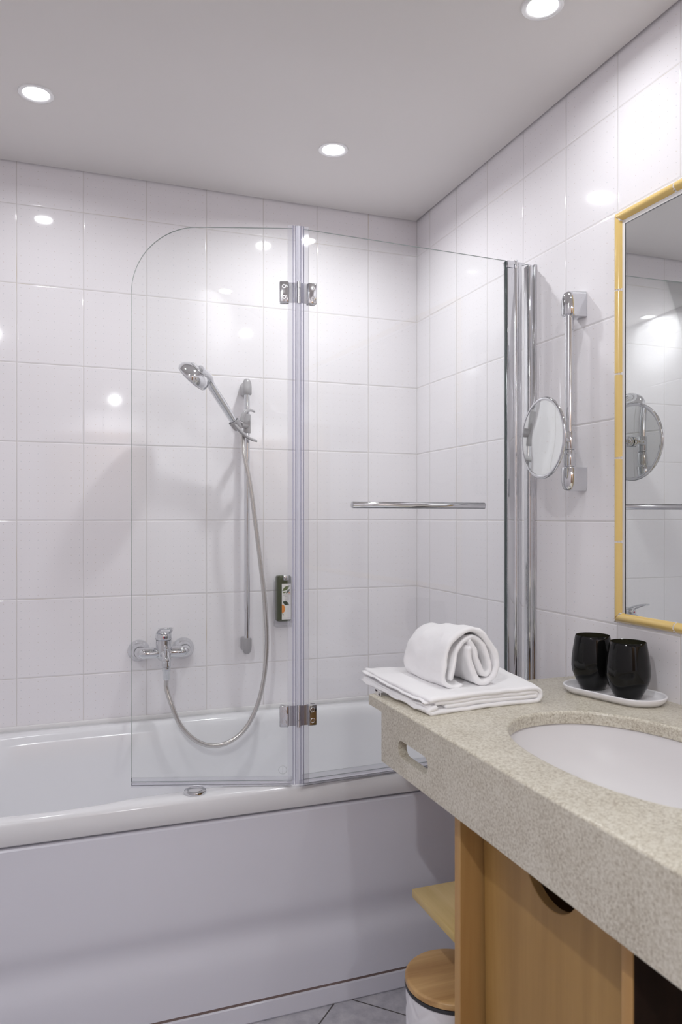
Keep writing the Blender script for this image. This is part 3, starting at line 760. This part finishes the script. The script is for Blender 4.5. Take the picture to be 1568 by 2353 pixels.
bm = bmesh.new(); add_tube(bm, catmull([(TX, TY, 1.468), (1.195, 1.598, 1.468), (1.165, 1.578, 1.468), (1.135, 1.584, 1.468)], 6), .0065, 14)
add_cyl(bm, (1.139, 1.586, 1.468), (1.126, 1.587, 1.468), .014, seg=20, bev=.002)
finish(bm, 'arm', 'chrome', cm)
XD = axisM(DC, dn)
bm = bmesh.new()
ringp = [tuple(XD @ Vector((.0965*math.cos(2*PI*k/64), .0965*math.sin(2*PI*k/64), 0))) for k in range(64)]
add_tube(bm, ringp, .0042, 12, closed=True, flat=1.3)
finish(bm, 'mirror_ring', 'chrome', cm)
bm = bmesh.new()
add_lathe(bm, [(.0955, .0030), (.07, .0012), (.035, .0002), (0, 0)], 64, XD, cap=False)
add_lathe(bm, [(.0955, -.0030), (.07, -.0050), (.035, -.0062), (0, -.0065)], 64, XD, cap=False)
finish(bm, 'magnifying_glass', 'mirror', cm, 180)

# ---------------------------------------------------------------- vanity top, basin, cabinet
CZ = .865; CX0, CY1 = .663, 1.617
vt = empty('vanity_counter', (.96, .6, .72), 'speckled beige stone vanity top with a deep front apron and oval basin cutout', 'countertop')
def sup(cx, cy, a, b, n, N=72, z=0):
    return [(cx+a*math.copysign(abs(math.cos(t))**(2/n), math.cos(t)), cy+b*math.copysign(abs(math.sin(t))**(2/n), math.sin(t))) for t in [2*PI*k/N for k in range(N)]]
SINK = (.938, 1.045, .182, .284, 2.25)
slab = box('worktop', CX0, XW-.001, -.30, CY1, CZ-.025, CZ, 'stone', vt)
cb = bmesh.new(); add_prism(cb, sup(*SINK), Matrix.Translation((0, 0, CZ-.05)), .1); boolean(slab, cb)
bw = slab.data.attributes.new('bevel_weight_edge', 'FLOAT', 'EDGE')
tz_ = max(v.co.z for v in slab.data.vertices)
for e in slab.data.edges:
    top = all(slab.data.vertices[k].co.z > tz_-.0005 for k in e.vertices); bw.data[e.index].value = 1.0 if top else 0.0
md = slab.modifiers.new('bevel', 'BEVEL'); md.width = .005; md.segments = 3; md.limit_method = 'WEIGHT'
apn = box('front_apron', CX0, CX0+.020, -.30, 1.543, .731, CZ-.0252, 'stone', vt)
cb = bmesh.new()
slot = [(y, z) for y, z in [(1.385+.052+.0175*math.cos(a), .7865+.0175*math.sin(a)) for a in [-PI/2+PI*k/12 for k in range(13)]]] + \
       [(1.385-.052+.0175*math.cos(a), .7865+.0175*math.sin(a)) for a in [PI/2+PI*k/12 for k in range(13)]]
a_ = [cb.verts.new((CX0-.02, y, z)) for y, z in slot]; b_ = [cb.verts.new((CX0+.05, y, z)) for y, z in slot]; n_ = len(slot)
cb.faces.new(a_); cb.faces.new(b_[::-1])
for k in range(n_): cb.faces.new((a_[k], a_[(k+1) % n_], b_[(k+1) % n_], b_[k]))
boolean(apn, cb)

bs = bmesh.new(); lps = []
for s, z in ((1.10, CZ-.0255), (1.015, CZ-.0255), (1.005, CZ-.030), (.985, CZ-.05), (.93, CZ-.085), (.82, CZ-.12), (.62, CZ-.143), (.35, CZ-.152), (.10, CZ-.155)):
    lps.append([bs.verts.new((x, y, z)) for x, y in sup(SINK[0], SINK[1], SINK[2]*s, SINK[3]*s, SINK[4])])
for a, b in zip(lps, lps[1:]):
    for k in range(72): bs.faces.new((a[k], a[(k+1) % 72], b[(k+1) % 72], b[k]))
wb = empty('washbasin', (.938, 1.045, CZ-.16), 'white ceramic oval washbasin set below the stone vanity top', 'washbasin')
finish(bs, 'bowl', 'basin', wb, 180)
lathe('drain', [(.024, 0), (.024, .002), (.020, .003), (.018, .0015), (0, .0025)], 'chrome', wb, (.938, 1.045, CZ-.156), seg=28)

vc = empty('vanity_cabinet', (.95, 1.05, 0), 'pale beech vanity cabinet under the stone counter, with a recessed door and end shelf', 'cabinet')
FX = .710
def panel(name, x0, x1, y0, y1, z0, z1, m, par=vc, b=.0012): return box(name, x0, x1, y0, y1, z0, z1, m, par, b)
def side_panel(y0, y1):
    bm = bmesh.new()
    add_prism(bm, [(FX, 0), (XW-.002, 0), (XW-.002, .685), (.735, .685), (.735, CZ-.0262), (FX, CZ-.0262)], Matrix.Translation((0, y1, 0)) @ Matrix.Rotation(PI/2, 4, 'X'), y1-y0)
    o = finish(bm, 'side_panel', 'wood_edge', vc); addbevel(o, .0012, 2)
side_panel(1.273, 1.295)
bm = bmesh.new()
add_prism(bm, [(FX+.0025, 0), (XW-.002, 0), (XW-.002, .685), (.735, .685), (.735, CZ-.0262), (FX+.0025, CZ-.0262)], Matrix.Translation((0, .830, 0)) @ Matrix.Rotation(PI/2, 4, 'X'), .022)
dp = finish(bm, 'side_panel', 'wood_shade', vc)  # panel body coloured dark to stand for shade; front edge stays light
panel('edge_band', FX, FX+.0025, .808, .830, 0, CZ-.0262, 'wood_edge', dp, .0008)
XDR = Matrix.Translation((0, 1.05, .36)) @ Matrix.Rotation(math.radians(-1.2), 4, 'X') @ Matrix.Translation((0, -1.05, -.36))
dor = box('door', .757, .775, .843, 1.2590, .03, .705, 'wood', vc, X=XDR)
cb = bmesh.new(); add_cyl(cb, (.74, 1.055, .700), (.79, 1.055, .700), .078, seg=48); boolean(dor, cb); addbevel(dor, .0012, 2)
panel('interior_back', XW-.02, XW-.003, .832, 1.271, .02, .685, 'wood_shade')
panel('floor_board', .78, XW-.021, .832, 1.271, .03, .048, 'wood')
panel('shelf', FX, XW-.002, 1.2955, 1.485, .448, .466, 'wood_h')
# open bay on the near side, its shade put into the wood colour
panel('dark_bay_back', .95, .965, .05, .8075, 0, CZ-.0262, 'wood_shade')
panel('dark_bay_floor', FX+.02, .9495, .05, .8075, 0, .06, 'wood_shade')
panel('side_panel', FX, XW-.002, .028, .0495, 0, CZ-.0262, 'wood_edge')

# ---------------------------------------------------------------- waste bin
BX, BYc, BR = .777, 1.427, .099
wbn = empty('waste_bin', (BX, BYc, 0), 'round white bin with a bamboo lid on the floor between bath and cabinet', 'bin')
bm = bmesh.new()
nseg, nz = 180, 96; rings = []
for j in range(nz+1):
    z = .002+j*(.276-.002)/nz; ring = []
    for k in range(nseg):
        a = 2*PI*k/nseg
        u = a*BR/.034; v = z/.034
        h = min(abs(((u+v) % 2)-1), abs(((u-v) % 2)-1))
        r = BR-.0025+.0020*min(1, h*3.0)
        ring.append(bm.verts.new((BX+r*math.cos(a), BYc+r*math.sin(a), z)))
    rings.append(ring)
for a, b in zip(rings, rings[1:]):
    for k in range(nseg): bm.faces.new((a[k], a[(k+1) % nseg], b[(k+1) % nseg], b[k]))
bm.faces.new(rings[0][::-1]); bm.faces.new(rings[-1])
finish(bm, 'bin_body', 'bin', wbn, 60)
lathe('black_rim', [(BR-.004, .2762), (BR+.0015, .277), (BR+.0022, .2805), (BR+.001, .284), (BR-.006, .2842)], 'black', wbn, (BX, BYc, 0), seg=72)
lathe('bamboo_lid', [(BR-.003, .2844), (BR+.001, .286), (BR+.001, .296), (BR-.0015, .2985), (BR-.005, .2995), (0, .3000)], 'bamboo', wbn, (BX, BYc, 0), seg=72)

# ---------------------------------------------------------------- towels
def ribbon(bm, path, y0, y1, th, ny=24, shift=None, amp=.0012, seed=1):
    """cloth strip: path in (x,z) with thickness th, run from y0 to y1"""
    from mathutils import noise
    P = [Vector((x, z)) for x, z in path]; n = len(P); outl = []
    L, Rr = [], []
    for i in range(n):
        a = P[max(0, i-1)]; b = P[min(n-1, i+1)]; t = (b-a).normalized(); nn = Vector((-t.y, t.x))
        L.append(P[i]+nn*th/2); Rr.append(P[i]-nn*th/2)
    t0 = (P[0]-P[1]).normalized(); t1 = (P[-1]-P[-2]).normalized()
    outl = L+[P[-1]+t1*th*.45]+Rr[::-1]+[P[0]+t0*th*.45]
    rows = []
    for j in range(ny+1):
        v = j/ny; y = y0+(y1-y0)*v; row = []
        e = 0
        for q in outl:
            p = Vector((q.x, y, q.y))
            if shift: p = p+shift(p, v)
            nz = noise.noise_vector(p*26+Vector((seed, 0, 0)))*amp*1.8 + noise.noise_vector(p*80+Vector((0, seed, 0)))*amp*.5
            row.append(bm.verts.new(p+nz))
        rows.append(row)
    m = len(outl)
    for a, b in zip(rows, rows[1:]):
        for k in range(m): bm.faces.new((a[k], a[(k+1) % m], b[(k+1) % m], b[k]))
    # end caps as quad strips between the two sides, inset slightly to look like a soft edge
    for row, sg in ((rows[0], -1), (rows[-1], 1)):
        mid = []
        for i in range(n):
            c = (row[i].co+row[2*n-i].co)/2 + Vector((0, sg*th*.30, 0)); mid.append(bm.verts.new(c))
        for i in range(n-1):
            bm.faces.new((row[i], row[i+1], mid[i+1], mid[i])); bm.faces.new((row[2*n-i], row[2*n-i-1], mid[i+1], mid[i]))
        bm.faces.new((row[n], row[n-1], mid[-1])); bm.faces.new((row[n], row[n+1], mid[-1]))
        bm.faces.new((row[2*n+1], row[0], mid[0])); bm.faces.new((row[2*n+1], row[2*n], mid[0]))
def path2(pts, n=7): return [(p.x, p.y) for p in catmull([Vector((x, z, 0)) for x, z in pts], n)]
# flat folded bath towel: serpentine layers, loops at both ends
T0, T1, th = .700, .986, .0085
Zb = CZ+.0048
lay = []
pts = [(T0+.045, Zb+.0095), (T0+.15, Zb+.0095), (T1-.03, Zb+.0092), (T1-.014, Zb+.0092), (T1-.010, Zb+.013), (T1-.016, Zb+.0178), (T1-.06, Zb+.0183), (T0+.15, Zb+.0183), (T0+.02, Zb+.018)]
def sh1(p, v):
    # towards the far end the left edge slides out over the counter edge and lifts
    l = max(0, min(1, (T0+.16-p.x)/.16)); w2 = max(0, min(1, v))
    return Vector((-.024*l*w2**1.1+.02*w2*(1-l)*0+.05*(1-l)*w2, (-.02*l)+(1-l)*(.0)*w2, .012*(l**2)*(w2**2.0)-0.0))
bm = bmesh.new()
# outer wrap: underneath, round the right-hand end, over the top
ow = [(T0+.02, Zb+.0095), (T0+.006, Zb+.0090), (T0+.001, Zb+.0050), (T0+.008, Zb+.0004), (T0+.03, Zb), (T0+.15, Zb), (T1-.03, Zb), (T1-.010, Zb+.0008), (T1-.002, Zb+.008), (T1, Zb+.0150), (T1-.003, Zb+.022), (T1-.014, Zb+.0268), (T1-.05, Zb+.0272), (T0+.18, Zb+.0272), (T0+.05, Zb+.0270), (T0+.004, Zb+.0262)]
ribbon(bm, path2(ow), 1.405, 1.700, th, 26, sh1, .0011, 3)
tw = finish(bm, 'folded_towel', 'towel', None, 180); tag(tw, 'large white bath towel folded flat on the far end of the vanity top', 'towel')
bm = bmesh.new(); ribbon(bm, path2(pts), 1.408, 1.697, th, 26, sh1, .0011, 9); o = finish(bm, 'inner_fold', 'towel', tw, 180)
for q, (dz, dx) in enumerate(((.0222, .000), (.0135, .004), (.0045, -.002))):
    bm = bmesh.new()
    ribbon(bm, path2([(T0+.060, Zb+dz), (T0+.030, Zb+dz), (T0+.008+dx, Zb+dz-.0005), (T0-.0055+dx, Zb+dz-.0012)]), 1.412+.004*q, 1.694, .0034, 40, sh1, .0024, 20+q)
    finish(bm, 'hem_layer', 'towel', tw, 180)
lbt = box('care_label', .6728, .6734, 1.570, 1.602, .8655, .8775, 'label', tw)
bm = bmesh.new()
add_box(bm, .6722, .6727, 1.590, 1.601, .8735, .8772); add_box(bm, .6722, .6727, 1.577, 1.5795, .8665, .8740); add_box(bm, .6722, .6727, 1.5735, 1.583, .8690, .8705)
finish(bm, 'care_print', 'dark_ink', lbt)
# hand towel folded into an arch standing on the flat one
A0 = CZ+.0365; Y0t = 1.452
arch = [(.812, .008), (.800, .004), (.782, .006), (.770, .020), (.771, .050), (.780, .080), (.797, .106), (.822, .1215), (.848, .122), (.872, .108), (.890, .082), (.900, .052), (.898, .028), (.886, .011), (.868, .0055), (.852, .012), (.842, .032), (.836, .060), (.832, .084)]
arch2 = [(.836, .098), (.848, .082), (.856, .058), (.862, .034), (.873, .022), (.884, .030), (.884, .052), (.876, .076), (.864, .094), (.850, .103), (.836, .104), (.820, .096), (.806, .078), (.796, .052), (.790, .028), (.788, .018)]
def sh2(p, v): return Vector((-.012*v+.0, 0.0, (-.010*v)*max(0, (p.z-A0)/.12)))
bm = bmesh.new(); ribbon(bm, path2([(x+.0, A0+z) for x, z in arch]), Y0t, Y0t+.165, .0115, 22, sh2, .0026, 5)
rt = finish(bm, 'rolled_towel', 'towel', None, 180); tag(rt, 'small white hand towel folded into an arch on top of the flat towel', 'towel')
bm = bmesh.new(); ribbon(bm, path2([(x+.0, A0+z) for x, z in arch2]), Y0t+.004, Y0t+.160, .0095, 20, sh2, .0030, 8)
finish(bm, 'inner_fold', 'towel', rt, 180)

# ---------------------------------------------------------------- tray and tumblers
TC = Vector((1.170, 1.394, CZ)); TA = math.atan2(1.29-1.53, 1.195-1.132)
XTY = Matrix.Translation(TC) @ Matrix.Rotation(TA, 4, 'Z')
def stadium(L, r, n=16):
    h = L/2-r
    return [(h+r*math.cos(a), r*math.sin(a)) for a in [-PI/2+PI*k/n for k in range(n+1)]]+[(-h+r*math.cos(a), r*math.sin(a)) for a in [PI/2+PI*k/n for k in range(n+1)]]
bm = bmesh.new(); secs = []
for gr, z in ((-.016, .0006), (-.010, .0010), (-.003, .008), (0, .0155), (-.0005, .0172), (-.002, .0178), (-.0042, .0172), (-.0055, .015), (-.009, .008), (-.015, .0055), (-.025, .0050)):
    secs.append([tuple(XTY @ Vector((x, y, z))) for x, y in stadium(.246+2*gr, .0630+gr)])
loft(bm, secs); o = finish(bm, 'oval_tray', 'tray', None, 60); tag(o, 'white oval tray holding two black tumblers beside the basin', 'tray')
def tumbler(px, py_, lab):
    prof = [(0, 0), (.024, 0), (.0275, .0015), (.0325, .011), (.0410, .027), (.0460, .041), (.0480, .054), (.0474, .070), (.0446, .093), (.0402, .119), (.0388, .1247), (.0383, .1251), (.0378, .1245)]
    t = empty('tumbler', (px, py_, CZ+.0056), lab, 'tumbler', 'black tumblers on the white tray')
    lathe('cup', prof, 'tumbler', t, (px, py_, CZ+.0056), cap=False, seg=56, smooth=60)
    lathe('inside', [(.0378, .1245), (.0390, .119), (.0434, .093), (.0462, .070), (.0467, .056), (.0450, .043), (.038, .027), (.025, .014), (0, .012)], 'tumbler_in', t, (px, py_, CZ+.0056), cap=False, seg=56, smooth=60)
    return t
tumbler(1.166, 1.460, 'black glass tumbler on the tray further from the mirror, partly hidden by the other tumbler')
t2 = tumbler(1.177, 1.3545, 'black glass tumbler at the front of the tray, overlapping the other one')
